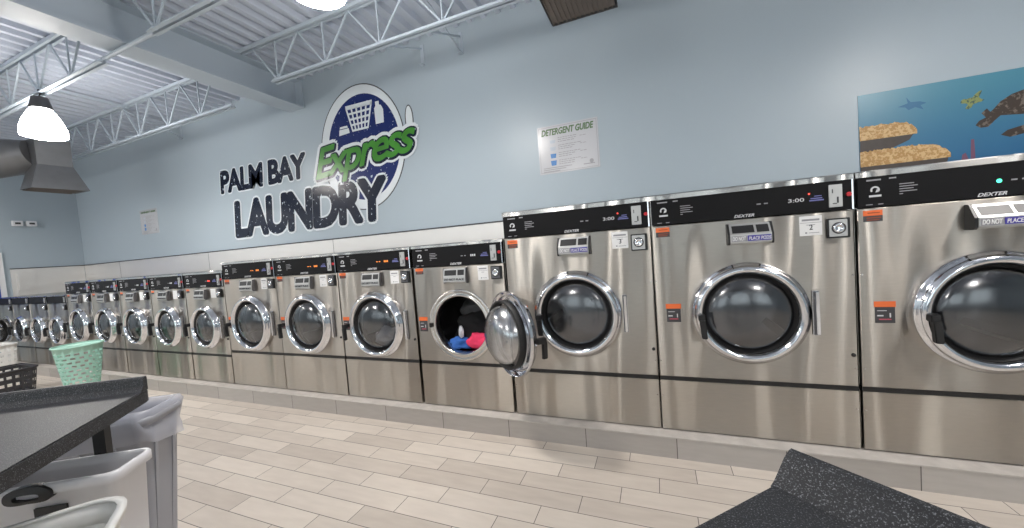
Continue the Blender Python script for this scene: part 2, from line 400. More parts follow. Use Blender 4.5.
# sprinkler style cross rod between joists
m = MB(); m.bar((-6.15, -.517, 3.365), (-6.15, .47, 3.365), .02); o = obj('cross_rod', m.mesh('cross_rod', 'steelpaint')); tag(o, 'thin bridging rod crossing between two roof joists at upper left', 'rod')
def bridging(x, yj, label, full=True):
    t = thing('wall_brace', label, 'brace', (x, YW, 3.2), group='braces between joist and wall')
    m = MB(); m.box(-.02, .02, -.008, 0, -.05, .16); m.box(-.02, .02, -.05, -.008, -.05, -.042); obj('wall_angle', m.mesh('angle', 'steelpaint'), t)
    m = MB(); m.bar((0, yj-YW, -.18), (0, -.012, .12), .014)
    if full: m.bar((0, yj-YW, .18), (0, -.012, -.03), .014)
    obj('brace_rod', m.mesh('rods', 'steelpaint'), t)
bridging(-1.68, .385, 'crossed brace rods from the joist to the wall, right of the logo')
bridging(-2.13, .385, 'small steel wall bracket above the right side of the round logo', False)
bridging(-6.3, .47, 'crossed brace rods from the joist to the wall over the small notice')

# ------------------------------------------------------------------ lamps
def lamp(x, y, z, label, hang=None):
    t = thing('high_bay_lamp', label, 'lamp', (x, y, z), group='round high bay lamps')
    m = MB(); m.lathe_z([(.145, 0), (.15, .012), (.145, .07), (.125, .14), (.095, .205), (.07, .25)], n=32, cap1=True)
    obj('dome', m.mesh('dome', 'lamp'), t)
    m = MB(); m.lathe_z([(.144, .004), (.10, -.004), (.002, -.008)], n=32); obj('lens', m.mesh('lens', 'lamp_lens'), t)
    m = MB(); m.lathe_z([(.072, .252), (.075, .27), (.065, .31), (.06, .33), (.055, .36), (.02, .37)], n=20, cap0=True, cap1=True); obj('ballast_cap', m.mesh('cap', 'lamp_housing'), t)
    m = MB(); h = (hang or 3.36)-z; m.tube([(0, 0, .37), (0, 0, h)], .009); m.tube([(0, 0, .37), (.02, 0, .40), (0, 0, .43)], .012); obj('hook_stem', m.mesh('stem', 'lamp_housing'), t)
lamp(-5.30, -.53, 2.60, 'glowing dome lamp hanging at upper left in front of the grey duct', 2.955)
lamp(-1.62, -.66, 2.67, 'glowing dome lamp cut off by the top edge above the joist', 3.4)
for qx, qy, lb in ((2.1, -.75, 'added glowing dome lamp over the rightmost washer, out of view'), (-5.3, -4.2, 'unseen glowing dome lamp behind the viewer on the left'), (-1.6, -4.2, 'unseen glowing dome lamp straight behind the viewer'), (2.1, -4.2, 'unseen glowing dome lamp behind the viewer on the right'), (-8.6, -4.2, 'unseen glowing dome lamp added near the far left wall'), (-8.4, -1.9, 'unseen dome lamp added left of the spiral duct to brighten that side')):  # unseen lamps added to light the room; the last brightens the left side
    lamp(qx, qy, 2.66, lb, 3.4)

# ------------------------------------------------------------------ air ducts
t = thing('air_duct', 'dark round spiral duct with a flared square outlet hanging at far left', 'duct', (-7.35, .1, 2.4))
T = lambda p: (p[0]+7.35, p[1]-.1, p[2]-2.4)
m = MB()
bot = [T((-7.05, -.14, 2.40)), T((-6.98, .34, 2.40)), T((-7.42, .36, 2.42)), T((-7.44, -.12, 2.42))]
mid = [T((-7.15, -.04, 2.72)), T((-7.12, .26, 2.72)), T((-7.40, .26, 2.72)), T((-7.42, -.04, 2.72))]
top = [T((-7.15, -.04, 3.05)), T((-7.12, .26, 3.05)), T((-7.40, .26, 3.05)), T((-7.42, -.04, 3.05))]
m.loft([bot, mid, top], True, False, True, False)
obj('flared_outlet', m.mesh('outlet', 'duct'), t)
m = MB()
for i in range(6): m.box(.0-.07+i*.07-.02, -.07+i*.07, -.20, .22, .012, .02)
obj('outlet_grille', m.mesh('grille', 'ductdark'), t)
m = MB(); rings = []
pts = [T((-7.62, -3.4, 2.78)), T((-7.62, -.55, 2.78)), T((-7.60, -.3, 2.80)), T((-7.5, -.12, 2.84)), T((-7.35, .0, 2.88))]
k = []
for i in range(40): k.append((pts[0][0], pts[0][1]+(pts[1][1]-pts[0][1])*i/39, pts[0][2]))
rr = [.265 + (.006 if i % 3 == 0 else 0) for i in range(40)]
m.tube(k+pts[2:], rr+[.25, .22, .17], 28)
obj('spiral_pipe', m.mesh('spiral', 'duct'), t)
t = thing('air_duct', 'flared grey air outlet hanging at the top edge above the middle washers', 'duct', (-.34, -.05, 2.6))
m = MB(); R4 = lambda a, b, c, d, z: [(a, c, z), (b, c, z), (b, d, z), (a, d, z)]
m.loft([R4(-.2, .2, -.22, .205, 0), R4(-.2, .2, -.22, .205, .03), R4(-.14, .14, -.15, .14, .25), R4(-.14, .14, -.15, .14, .8)], True, False, False, False)
obj('flared_outlet', m.mesh('outlet', 'duct'), t)
m = MB(); m.box(-.185, .185, -.205, .19, .008, .012)
for i in range(14): m.box(-.19+i*.0275, -.184+i*.0275, -.21, .195, .0, .010)
obj('outlet_grille', m.mesh('grille', 'ductdark'), t)

# ------------------------------------------------------------------ wall lettering and round emblem
def ell(cx, cz, rx, rz, n=72): return [(cx+rx*math.cos(2*PI*i/n), cz+rz*math.sin(2*PI*i/n)) for i in range(n)]
sg = thing('wall_lettering', 'laundry name in black and green letters with a round navy emblem on the wall', 'sign', (-4.0, YW, 2.3))
def sp(name, me):
    for v in me.vertices: v.co -= Vector((-4.0, YW, 2.3))
    return obj(name, me, sg)
Y0 = YW
m = MB(); m.prism_xz(ell(-3.035, 2.475, .605, .70), Y0-.001, Y0)
hd = []
m.prism_xz(ell(-2.36, 2.66, .055, .15, 32), Y0-.001, Y0); sp('emblem_outline', m.mesh('outline', 'ink'))
m = MB(); m.prism_xz(ell(-3.035, 2.475, .592, .687), Y0-.002, Y0-.001); m.prism_xz(ell(-2.36, 2.66, .042, .137, 32), Y0-.002, Y0-.001); sp('emblem_ring', m.mesh('ring', 'paleink'))
m = MB(); m.prism_xz(ell(-3.01, 2.475, .51, .585), Y0-.003, Y0-.002); sp('emblem_disc', m.mesh('disc', 'disc'))
m = MB()
# laundry basket icon with open squares
def lerp(a, b, t): return a+(b-a)*t
tl, tr, br, bl = (-3.20, 2.955), (-2.84, 2.95), (-2.915, 2.67), (-3.13, 2.672)
m.prism_xz([(tl[0]-.012, tl[1]+.012), (tr[0]+.012, tr[1]+.012), (tr[0]+.008, tr[1]-.035), (tl[0]-.008, tl[1]-.035)], Y0-.004, Y0-.003)
for i in range(6):
    f = i/5; a = (lerp(tl[0], tr[0], f), tl[1]-.02); b = (lerp(bl[0], br[0], f), bl[1])
    m.prism_xz([(a[0]-.011, a[1]), (a[0]+.011, a[1]), (b[0]+.010, b[1]), (b[0]-.010, b[1])], Y0-.004, Y0-.003)
for i in range(1, 5):
    f = i/4; z = lerp(tl[1]-.02, bl[1]+.008, f); xa = lerp(tl[0], bl[0], f); xb = lerp(tr[0], br[0], f)
    m.prism_xz([(xa-.01, z+.010), (xb+.01, z+.010), (xb+.01, z-.012), (xa-.01, z-.012)], Y0-.0042, Y0-.003)
sp('basket_icon', m.mesh('icon', 'paleink'))
m = MB(); m.prism_xz([(-2.80, 2.69), (-2.69, 2.69), (-2.685, 2.83), (-2.71, 2.88), (-2.735, 2.89), (-2.735, 2.93), (-2.785, 2.93), (-2.785, 2.885), (-2.805, 2.86)], Y0-.004, Y0-.003)
sp('bottle_icon', m.mesh('icon', 'paleink'))
m = MB(); m.prism_xz([(-3.34, 2.655), (-3.18, 2.665), (-3.19, 2.72), (-3.33, 2.72)], Y0-.004, Y0-.003); m.prism_xz([(-3.325, 2.728), (-3.20, 2.728), (-3.21, 2.752), (-3.315, 2.752)], Y0-.004, Y0-.003)
sp('soap_icon', m.mesh('icon', 'paleink'))
def word(name, body, x0, x1, z0, z1, off, shear, matn, grow, halo, y, rot=0, spacing=1., dark=0):
    kw = dict(offset=off, shear=shear, thick=.001, rot=rot, spacing=spacing)
    sp(name+'_outline', text_box('halo', body, x0, x1, z0, z1, y, 'paleink', grow=halo, **kw))
    if dark: sp(name+'_shadow', text_box('dark', body, x0, x1, z0, z1, y-.0015, 'letters', grow=dark, dx=.006, dz=-.006, **kw))  # dark vinyl outline printed around the word, nudged down and right
    sp(name, text_box('word', body, x0, x1, z0, z1, y-.003, matn, grow=grow, **kw))
word('palm_bay_lettering', 'PALM BAY', -5.545, -3.915, 2.275, 2.556, .004, .10, 'letters', .017, .034, Y0-.004, spacing=.94)
word('laundry_lettering', 'LAUNDRY', -5.32, -2.75, 1.655, 2.105, .004, .10, 'letters', .030, .054, Y0-.004, spacing=.94)
word('express_lettering', 'Express', -3.76, -2.29, 2.165, 2.61, .004, .42, 'green', .008, .062, Y0-.0075, rot=.085, spacing=.88, dark=.030)

# ------------------------------------------------------------------ notices
def notice(name, label, x0, x1, z0, z1, rows, portrait=False):
    t = thing(name, label, 'notice', (x0, YW, z0)); W, H = x1-x0, z1-z0
    m = MB(); m.box(0, W, -.004, 0, 0, H); obj('board', m.mesh('board', 'notice_white'), t)
    bd = .012
    m = MB(); m.box(bd, W-bd, -.005, -.004, bd, bd+.003); m.box(bd, W-bd, -.005, -.004, H-bd-.003, H-bd); m.box(bd, bd+.003, -.005, -.004, bd, H-bd); m.box(W-bd-.003, W-bd, -.005, -.004, bd, H-bd)
    obj('border_line', m.mesh('border', 'greyink'), t)
    obj('title_lettering', text_box('title', 'DETERGENT GUIDE', W*.07, W*.93, H*(.80 if not portrait else .86), H*.93, -.0042, 'titlegreen', .01, .22, .001, grow=.002), t)
    for i in range(rows):
        z = H*.68-i*H*.155
        m = MB(); m.prism_xz([(W*.21, z-.022), (W*.29, z-.022), (W*.30, z+.022*(.2+.27*i)), (W*.20, z+.022*(.2+.27*i))], -.0055, -.004); obj('blue_cup', m.mesh('cup', 'cupblue' if i > 1 else 'cuppale'), t)
        m = MB()
        random.seed(i+rows)
        for k in range(3):
            x = W*.34
            while x < W*(.66-.05*k):
                l = random.uniform(.012, .034)
                m.box(x, x+l, -.005, -.004, z+.016-.017*k, z+.022-.017*k); x += l+.006
        m.box(W*.70, W*.74, -.005, -.004, z+.004, z+.009); m.box(W*.75, W*.80, -.005, -.004, z+.004, z+.009)
        obj('text_row', m.mesh('row', 'greyink'), t)
    m = MB()
    for k in range(3): m.box(W*.07, W*(.55-.1*k), -.005, -.004, H*.115-k*.016, H*.115-k*.016+.006)
    m.box(W*.74, W*.92, -.005, -.004, H*.09, H*.11); m.prism_xz(ell(W*.87, H*.15, .018, .018, 20), -.005, -.004)
    obj('footer_row', m.mesh('foot', 'greyink'), t)
MT['notice_white'] = mat('glossy_white_board', (.52, .53, .56), .22)
MT['titlegreen'] = mat('green_title_ink', (.10, .17, .08), .4)
MT['cupblue'] = mat('blue_cup_ink', (.05, .20, .50), .4)
MT['cuppale'] = mat('pale_cup_ink', (.40, .45, .52), .4)
notice('detergent_notice', 'white landscape detergent guide notice on the blue wall above the middle washers', -.967, -.42, 1.868, 2.298, 4)
notice('detergent_notice', 'small white portrait notice on the blue wall at far left beyond the lettering', -7.63, -7.15, 1.868, 2.252, 4, True)

# far wall fittings
def lightbox(y, label):
    t = thing('wall_box', label, 'box', (XL, y, 2.17), group='twin boxes on the far wall')
    m = MB(); m.box(0, .05, -.055, .055, 0, .085); obj('case', m.mesh('case', 'frame_white', bevel=.006), t)
    m = MB(); m.box(.05, .054, -.028, .028, .028, .058); obj('dark_face', m.mesh('face', 'ink'), t)
lightbox(.40, 'small white box with dark face, left one of a pair high on the far wall')
lightbox(.545, 'small white box with dark face, right one of a pair high on the far wall')
t = thing('wall_poster', 'blue poster in a white frame on the far wall at the left edge', 'poster', (XL, -.35, .95))
m = MB(); m.box(0, .02, -.55, .56, 0, .80); obj('poster_frame', m.mesh('frame', 'frame_white'), t)
m = MB(); m.box(.02, .024, -.50, .50, .04, .76); obj('poster_sheet', m.mesh('sheet', mat('blue_poster_print', (.03, .09, .42), .3)), t)
t = thing('wall_grille', 'pale louvred grille on the steel panel of the far wall', 'grille', (XL+.012, .42, 1.12))
m = MB(); m.box(0, .012, -.10, .10, 0, .30)
for i in range(8): m.box(.012, .022, -.085, .085, .02+i*.034, .036+i*.034)
obj('louvres', m.mesh('louvres', 'backsplash'), t)

# ------------------------------------------------------------------ sea mural
t = thing('sea_mural', 'blue underwater mural panel with coral and turtles on the wall above the right washers', 'mural', (1.34, YW, 1.30))
def mural_mat():
    m, nt, b = newmat('printed_sea_water'); N, L = nt.nodes, nt.links
    tc = N.new('ShaderNodeTexCoord'); sx = N.new('ShaderNodeSeparateXYZ'); L.new(tc.outputs['Object'], sx.inputs[0])
    ns = N.new('ShaderNodeTexNoise'); ns.inputs['Scale'].default_value = 3.5; L.new(tc.outputs['Object'], ns.inputs[0])
    ad = N.new('ShaderNodeMath'); ad.operation = 'MULTIPLY_ADD'; L.new(ns.outputs['Fac'], ad.inputs[0]); ad.inputs[1].default_value = .12; L.new(sx.outputs['Z'], ad.inputs[2])
    cr = N.new('ShaderNodeValToRGB'); e = cr.color_ramp.elements
    e[0].position = .30; e[0].color = (.025, .12, .26, 1); e[1].position = .88; e[1].color = (.075, .25, .34, 1)
    L.new(ad.outputs[0], cr.inputs[0]); L.new(cr.outputs[0], b.inputs['Base Color']); b.inputs['Roughness'].default_value = .35
    return m
m = MB(); m.box(0, 1.9, -.004, 0, .196, .785); obj('printed_water', m.mesh('water', mural_mat()), t)
MT['coral'] = ink_distressed('printed_tan_coral', (.42, .25, .10), (.60, .42, .22), .50, 60, .4)
MT['coraldark'] = mat('printed_dark_coral', (.05, .04, .035), .5, noise_amt=.4, noise_scale=25)
MT['turtlebrown'] = ink_distressed('printed_turtle_brown', (.055, .042, .035), (.16, .135, .115), .44, 26, .5)
MT['fishblue'] = mat('printed_fish_blue', (.03, .14, .27), .5)
MT['turtlegreen'] = ink_distressed('printed_turtle_green', (.24, .28, .11), (.06, .10, .09), .47, 60, .5)
def mprint(name, poly, matn, y=-.004, X=1.34, Z=1.30):
    m = MB(); m.prism_xz([(x-X, z-Z) for x, z in poly], y-.001, y); obj(name, m.mesh(name, matn), t)
def frill(x0, x1, zb, zt, n=40, seed=1):
    random.seed(seed); p = [(x0, zb)]; 
    for i in range(n+1):
        f = i/n; env = (1-(abs(2*f-1))**5 if x0 > 1.35 else 1-max(0, 2*f-1)**4)
        p.append((lerp(x0, x1, f), zb+(zt-zb)*(.25+.75*env)+random.uniform(-.006, .006)))
    p.append((x1, zb)); return p
mprint('dark_coral', [(1.342, 1.69), (1.50, 1.695), (1.60, 1.74), (1.63, 1.79), (1.345, 1.80)], 'coraldark')
mprint('coral', frill(1.342, 1.64, 1.775, 1.868, 40, 2), 'coral', -.005)
mprint('dark_coral', [(1.342, 1.55), (1.78, 1.55), (1.79, 1.60), (1.342, 1.62)], 'coraldark')
mprint('coral', frill(1.342, 1.80, 1.595, 1.700, 60, 3), 'coral', -.005)
mprint('distant_fish', [(1.545, 1.965), (1.58, 1.975), (1.598, 1.98), (1.59, 2.02), (1.612, 1.985), (1.66, 1.98), (1.69, 1.965), (1.66, 1.955), (1.675, 1.925), (1.635, 1.948), (1.60, 1.935), (1.585, 1.955)], 'fishblue')
mprint('small_turtle', [(1.850, 1.928), (1.853, 1.942), (1.866, 1.950), (1.880, 1.946), (1.888, 1.950), (1.908, 1.952), (1.918, 1.968), (1.936, 1.984), (1.950, 1.988), (1.944, 1.968), (1.934, 1.948), (1.946, 1.934), (1.960, 1.926), (1.946, 1.918), (1.928, 1.914), (1.908, 1.908), (1.902, 1.892), (1.888, 1.882), (1.872, 1.886), (1.878, 1.900), (1.886, 1.912), (1.872, 1.922), (1.860, 1.922)], 'turtlegreen')
mprint('big_turtle', [(1.918, 1.775), (1.935, 1.80), (1.965, 1.815), (1.945, 1.845), (1.97, 1.87), (1.985, 1.845), (2.0, 1.86), (2.03, 1.90), (2.08, 1.935), (2.16, 1.96), (2.30, 1.96), (2.42, 1.92), (2.50, 1.86), (2.40, 1.80), (2.2, 1.80), (2.12, 1.805), (2.03, 1.815), (2.005, 1.79), (1.975, 1.755), (1.94, 1.755)], 'turtlebrown')
mprint('turtle_flipper', [(2.03, 1.695), (2.06, 1.72), (2.12, 1.735), (2.2, 1.76), (2.22, 1.72), (2.15, 1.69), (2.07, 1.675)], 'turtlebrown')
MT['redweed'] = mat('printed_red_weed', (.16, .07, .12), .5)
mprint('sea_weed', [(1.893, 1.56), (1.915, 1.56), (1.91, 1.69), (1.896, 1.69)], 'redweed')
mprint('sea_weed', [(1.85, 1.56), (1.885, 1.56), (1.87, 1.61), (1.855, 1.60)], 'redweed')

# ------------------------------------------------------------------ washers
CACHE = {}
def cached(key, fn):
    if key not in CACHE: CACHE[key] = fn()
    return CACHE[key]
# W, cap top, panel top, panel bottom, seam, door z, door R, lift of small fittings (sizes)
CL = {
 'large': dict(W=.902, H=1.3336, pt=1.302, pb=1.166, seam=.300, dz=.672, R=.2657, disp=(.370, .556, 1.034, 1.137), st=(.685, .775, 1.052, 1.148), lk=(.791, .878, 1.033, 1.127), coin=(.802, .854, 1.180, 1.286), btn=(.879, 1.235), w1=(.028, .098, 1.098, 1.150), w2=(.060, .132, .622, .724), hx=-.223, hz=(-.008, -.122), n=64, du=0),
 'medium': dict(W=.7245, H=1.168, pt=1.145, pb=1.012, seam=.318, dz=.593, R=.2566, disp=(.265, .445, .890, .990), st=(.527, .604, .902, .998), lk=(.628, .706, .905, .992), coin=(.633, .676, 1.028, 1.132), btn=(.697, 1.082), w1=(.025, .090, .960, 1.003), w2=(.022, .088, .545, .650), hx=-.262, hz=(.0, -.11), n=56, du=0),
 'small': dict(W=.626, H=1.096, pt=1.071, pb=.945, seam=.272, dz=.552, R=.2121, disp=(.190, .355, .825, .920), st=(.415, .490, .838, .925), lk=(.520, .590, .84, .92), coin=(.540, .580, .958, 1.055), btn=(.600, 1.010), w1=(.025, .075, .895, .930), w2=None, hx=-.222, hz=(.03, -.08), n=40, du=0),
 'compact': dict(W=.55, H=.935, pt=.918, pb=.83, seam=.22, dz=.478, R=.187, disp=None, st=None, lk=(.45, .51, .74, .81), coin=(.465, .50, .84, .905), btn=None, w1=None, w2=None, hx=-.20, hz=(.03, -.07), n=32, du=0),
}
def front_panel_mesh(c):
    W, n = c['W'], c['n']; g = .007
    x0, x1, z0, z1 = -W/2+g, W/2-g, c['seam']+.012, c['pb']-.004
    R = c['R']*.80; cz = c['dz']; fy = -.0
    angs = [2*PI*i/n for i in range(n)] + [math.atan2(z-cz, x)%(2*PI) for x in (x0, x1) for z in (z0, z1)]
    angs = sorted(set(round(a, 6) for a in angs))
    inner, outer = [], []
    for a in angs:
        ca_, sa_ = math.cos(a), math.sin(a)
        ts = []
        if ca_ > 1e-9: ts.append(x1/ca_)
        if ca_ < -1e-9: ts.append(x0/ca_)
        if sa_ > 1e-9: ts.append((z1-cz)/sa_)
        if sa_ < -1e-9: ts.append((z0-cz)/sa_)
        tt = min(ts); inner.append((R*ca_, fy, cz+R*sa_)); outer.append((tt*ca_, fy, cz+tt*sa_))
    m = MB(); k = len(angs)
    back = [(x, fy+.03, z) for x, _, z in outer]; ib = [(x, fy+.05, z) for x, _, z in inner]
    inset = [(x*(1-.0035/abs(W/2)), fy, cz+(z-cz)*(1-.0035/.4)) for x, _, z in outer]
    ob = [(x, fy+.003, z) for x, _, z in outer]
    m.loft([ib, inner, inset, ob, back], True, False, False, False)
    return m.mesh('front_panel', 'steel')
def box_mesh(key, args, mats, bevel=0.):
    def f():
        m = MB()
        for a in args: m.box(*a)
        return m.mesh(key[-1], mats, bevel=bevel)
    return cached(key, f)
def sticker(c, key, q, parent, y=-.0005):
    W = c['W']; x0, x1 = q[0]-W/2, q[1]-W/2
    return x0, x1, q[2], q[3], y
def door_meshes(cls):
    c = CL[cls]; R, n = c['R'], c['n']
    def ring():
        m = MB(); m.lathe_y([(R*.985, 0), (R, -.010), (R*.995, -.022), (R*.955, -.026), (R*.935, -.040), (R*.90, -.052), (R*.85, -.055), (R*.81, -.045), (R*.785, -.028), (R*.78, -.005), (R*.80, 0)], n=n)
        m.v = [v for v in m.v]; return m.mesh('door_ring', 'chrome')
    def gasket():
        m = MB(); m.lathe_y([(R*.785, -.030), (R*.775, -.020), (R*.735, -.016), (R*.725, .020), (R*.76, .038), (R*.80, .036), (R*.80, .004)], n=n); return m.mesh('gasket', 'rubber')
    def glass(mt='doorglass'):
        m = MB(); m.lathe_y([(R*.73, .0), (R*.70, .022), (R*.67, .045), (R*.60, .080), (R*.46, .103), (R*.28, .113), (R*.10, .117), (.001, .1175)], n=n); return m.mesh('glass', mt)
    def cover():
        m = MB(); m.lathe_y([(R*.735, -.010), (R*.72, -.022), (R*.62, -.036), (R*.45, -.048), (R*.25, -.055), (R*.10, -.0575), (.001, -.058)], n=n); return m.mesh('glass', 'doorglass')
    return (cached((cls, 'ring'), ring), cached((cls, 'gasket'), gasket), cached((cls, 'glass'), cover), cached((cls, 'bowl'), lambda: glass('bowlglass')))
def washer(cls, xl, label, group, number=None, open_deg=0, led=None, W=None, detail=2, show='DO NOT PLACE PODS'):
    c = dict(CL[cls]); w0 = c['W']; W = w0
    t = thing('washing_machine', label, 'washing machine', (xl+W/2, 0, KB), group=group)
    K = lambda n: (cls, n)
    g = .006
    def P(name, me, parent=t): return obj(name, me, parent)
    def cab():
        m = MB(); d = .86; H = c['H']-.004
        m.box(-W/2+g, -W/2+g+.012, .03, d, .012, H); m.box(W/2-g-.012, W/2-g, .03, d, .012, H); m.box(-W/2+g, W/2-g, .03, d, H-.012, H); m.box(-W/2+g, W/2-g, d-.012, d, .012, H)
        m.box(-W/2+g, W/2-g, .05, d, 0, .02)
        return m.mesh('cabinet', 'cap')
    P('cabinet', cached(K('cabinet'), cab))
    P('front_panel', cached(K('front'), lambda: front_panel_mesh(c)))
    P('lower_panel', box_mesh(K('lower_panel'), [(-W/2+g+.001, W/2-g-.001, 0, .03, .006, c['seam']-.012)], 'steel_low', .002))
    P('seam_strip', box_mesh(K('seam_strip'), [(-W/2+g, W/2-g, .006, .03, c['seam']-.014, c['seam']+.014)], 'black'))
    P('side_gap', box_mesh(K('side_gap'), [(-W/2-.0005, -W/2+.02, .012, .03, .01, c['H']-.03)], 'black')) if False else None
    P('top_cap', cached(K('top_cap'), lambda: MB().prism_yz([(-.004, c['pt']+.002), (-.004, c['H']-.006), (.004, c['H']), (.86, c['H']+.001), (.86, c['H']-.005), (.028, c['pt']+.002)], -W/2+g*.5, W/2-g*.5).mesh('top_cap', 'cap')))
    cp = P('control_panel', box_mesh(K('control_panel'), [(-W/2+.010, W/2-.014, -.004, .03, c['pb'], c['pt'])], 'panel'))
    P('panel_edge', box_mesh(K('panel_edge'), [(W/2-.013, W/2-.007, -.007, .03, c['pb']-.002, c['pt']+.002)], 'chrome'))
    py = -.0042
    # emblem, rating text and maker's name on the control panel
    lx, lz = -W/2+.072, (c['pt']+c['pb'])/2+.004
    def emblem():
        m = MB(); k = 12
        ring_o = [(lx+.017*math.cos(-.6+i/k*4.3), lz+.004+.017*math.sin(-.6+i/k*4.3)) for i in range(k+1)]; ring_i = [(lx+.010*math.cos(-.6+i/k*4.3), lz+.004+.010*math.sin(-.6+i/k*4.3)) for i in range(k+1)]
        for i in range(k): m.prism_xz([ring_o[i], ring_o[i+1], ring_i[i+1], ring_i[i]], py-.0005, py)
        m.prism_xz([(lx+.001, lz-.008), (lx+.012, lz-.006), (lx+.018, lz+.004), (lx+.006, lz+.006)], py-.0005, py)
        m.box(lx-.022, lx+.022, py-.0005, py, lz-.028, lz-.019)
        return m.mesh('emblem', 'lightink')
    def rating():
        m = MB(); x = lx+.085
        for i in range(5): m.box(x, x+[.05, .062, .048, .06, .012][i], py-.0004, py, lz+.018-i*.011, lz+.022-i*.011)
        m.box(lx-.03, lx+.022, py-.0004, py, c['pt']-.018, c['pt']-.011); m.box(lx+.05, lx+.075, py-.0004, py, c['pt']-.016, c['pt']-.010)
        m.box(lx-.034, lx-.010, py-.0004, py, c['pb']+.008, c['pb']+.012); m.box(lx+.010, lx+.028, py-.0004, py, c['pb']+.008, c['pb']+.012)
        return m.mesh('rating', 'greyink')
    if cls != 'compact':
        obj('panel_emblem', cached(K('emblem'), emblem), cp); obj('panel_print', cached(K('rating'), rating), cp)
        dxc = {'large': .0, 'medium': .0, 'small': 0}[cls]
        obj('maker_lettering', cached(K('maker'), lambda: text_box('maker', 'DEXTER', dxc-.043, dxc+.047, c['pb']+.003, c['pb']+.018, py, 'lightink', .02, .35, .0006)), cp)
        q = c['coin']; bx = q[0]-W/2
        # display digits and price lettering
        z = (c['pt']+c['pb'])/2-.008
        u = bx
        obj('price_display', cached(K('digits'+str(led)), lambda: text_box('digits', '3:00', u-.19+.03, u-.19+.095, z-.006, z+.012, py, led or 'lightink', .01, 0, .0006)), cp) if cls == 'large' else obj('price_display', box_mesh(K('dig'+str(led)), [(u-.15+i*.014, u-.15+i*.014+.009, py-.0006, py, z-.004, z+.010) for i in range(3)], led or 'lightink'), cp)
        obj('panel_legend', cached(K('legend'), lambda: MB().box(u-.075, u-.018, py-.0005, py, z-.008, z-.002).box(u-.070, u-.024, py-.0005, py, z+.002, z+.007).box(u-.055, u-.026, py-.0005, py, z+.013, z+.017).mesh('legend', 'legendblue')), cp)
        obj('cycle_display', cached(K('cyc'+str(led)), lambda: MB().box(.065*w0, .085*w0, py-.0005, py, z+.0, z+.006).box(.10*w0, .118*w0, py-.0005, py, z+.0, z+.006).mesh('cyc', 'led_orange' if led == 'led_orange' else 'greyink')), cp)
        if detail > 1 and cls == 'large': obj('ready_light', cached(K('rl'), lambda: MB().lathe_y([(.0045, py-.001), (.0045, py)], u-.075, z+.028, 12, cap0=True, cap1=True).mesh('rl', 'led_red')), cp)
    # coin plate, button
    if c['coin']:
        q = c['coin']
        cpn = P('coin_plate', box_mesh(K('coin_plate'), [(q[0]-W/2, q[1]-W/2, -.009, -.0035, q[2], q[3])], 'silver', .0015))
        obj('coin_slot', box_mesh(K('coin_slot'), [((q[0]+q[1])/2-W/2+.004, (q[0]+q[1])/2-W/2+.011, -.0100, -.0088, lerp(q[2], q[3], .18), lerp(q[2], q[3], .45)), ((q[0]+q[1])/2-W/2-.012, (q[0]+q[1])/2-W/2+.004, -.0100, -.0088, lerp(q[2], q[3], .14), lerp(q[2], q[3], .18)), ((q[0]+q[1])/2-W/2-.014, (q[0]+q[1])/2-W/2-.010, -.0100, -.0088, lerp(q[2], q[3], .62), lerp(q[2], q[3], .8))], 'ink'), cpn)
    if c['btn']:
        q = c['btn']; P('start_button', cached(K('btn'), lambda: MB().lathe_y([(.0105, -.004), (.0105, -.010), (.008, -.013)], q[0]-W/2, q[1], 20, cap1=True, cap0=True).mesh('btn', 'red')))
    # white price sticker
    if c['st']:
        x0, x1, z0, z1, y = sticker(c, 'st', c['st'], t)
        s = P('price_sticker', box_mesh(K('sticker'), [(x0, x1, -.0012, 0, z0, z1)], 'white'))
        if detail > 0: obj('sticker_print', box_mesh(K('stprint'), [(x0+.010, x1-.010, -.0018, -.0012, z1-.024, z1-.015), (x0+.002, x1-.002, -.0016, -.0012, z1-.034, z1-.032), (x0+.022, x0+.030, -.0018, -.0012, z0+.010, z0+.018), (x0+.036, x1-.012, -.0018, -.0012, z0+.012, z0+.015), (x0+.028, x1-.028, -.0018, -.0012, z1-.045, z1-.042)], 'greyink'), s)
        if number: obj('number_lettering', text_box('num', number, (x0+x1)/2-.006, (x0+x1)/2+.008, (z0+z1)/2-.020, (z0+z1)/2+.006, -.0012, 'ink', .01), s)
    # money box lock
    if c['lk']:
        x0, x1, z0, z1, y = sticker(c, 'lk', c['lk'], t)
        s = P('coin_box_frame', box_mesh(K('lkframe'), [(x0, x1, -.012, 0, z0, z1)], 'black', .002))
        obj('coin_box_plate', box_mesh(K('lkplate'), [(x0+.006, x1-.012, -.017, -.011, z0+.007, z1-.007)], 'silver' if cls == 'large' else 'drum', .0015), s)
        cx_, cz_ = (x0+x1)/2-.002, (z0+z1)/2
        obj('coin_box_lock', cached(K('lkcyl'), lambda: MB().lathe_y([(.022, -.016), (.022, -.022), (.018, -.024), (.013, -.024), (.012, -.020), (.004, -.020)], cx_, cz_, 24, cap0=True, cap1=True).mesh('lock', 'chrome')), s)
        obj('lock_ring', cached(K('lkring'), lambda: MB().lathe_y([(.0275, -.0165), (.0275, -.019), (.022, -.019), (.022, -.0165)], cx_, cz_, 24).mesh('lock', 'ink')), s)
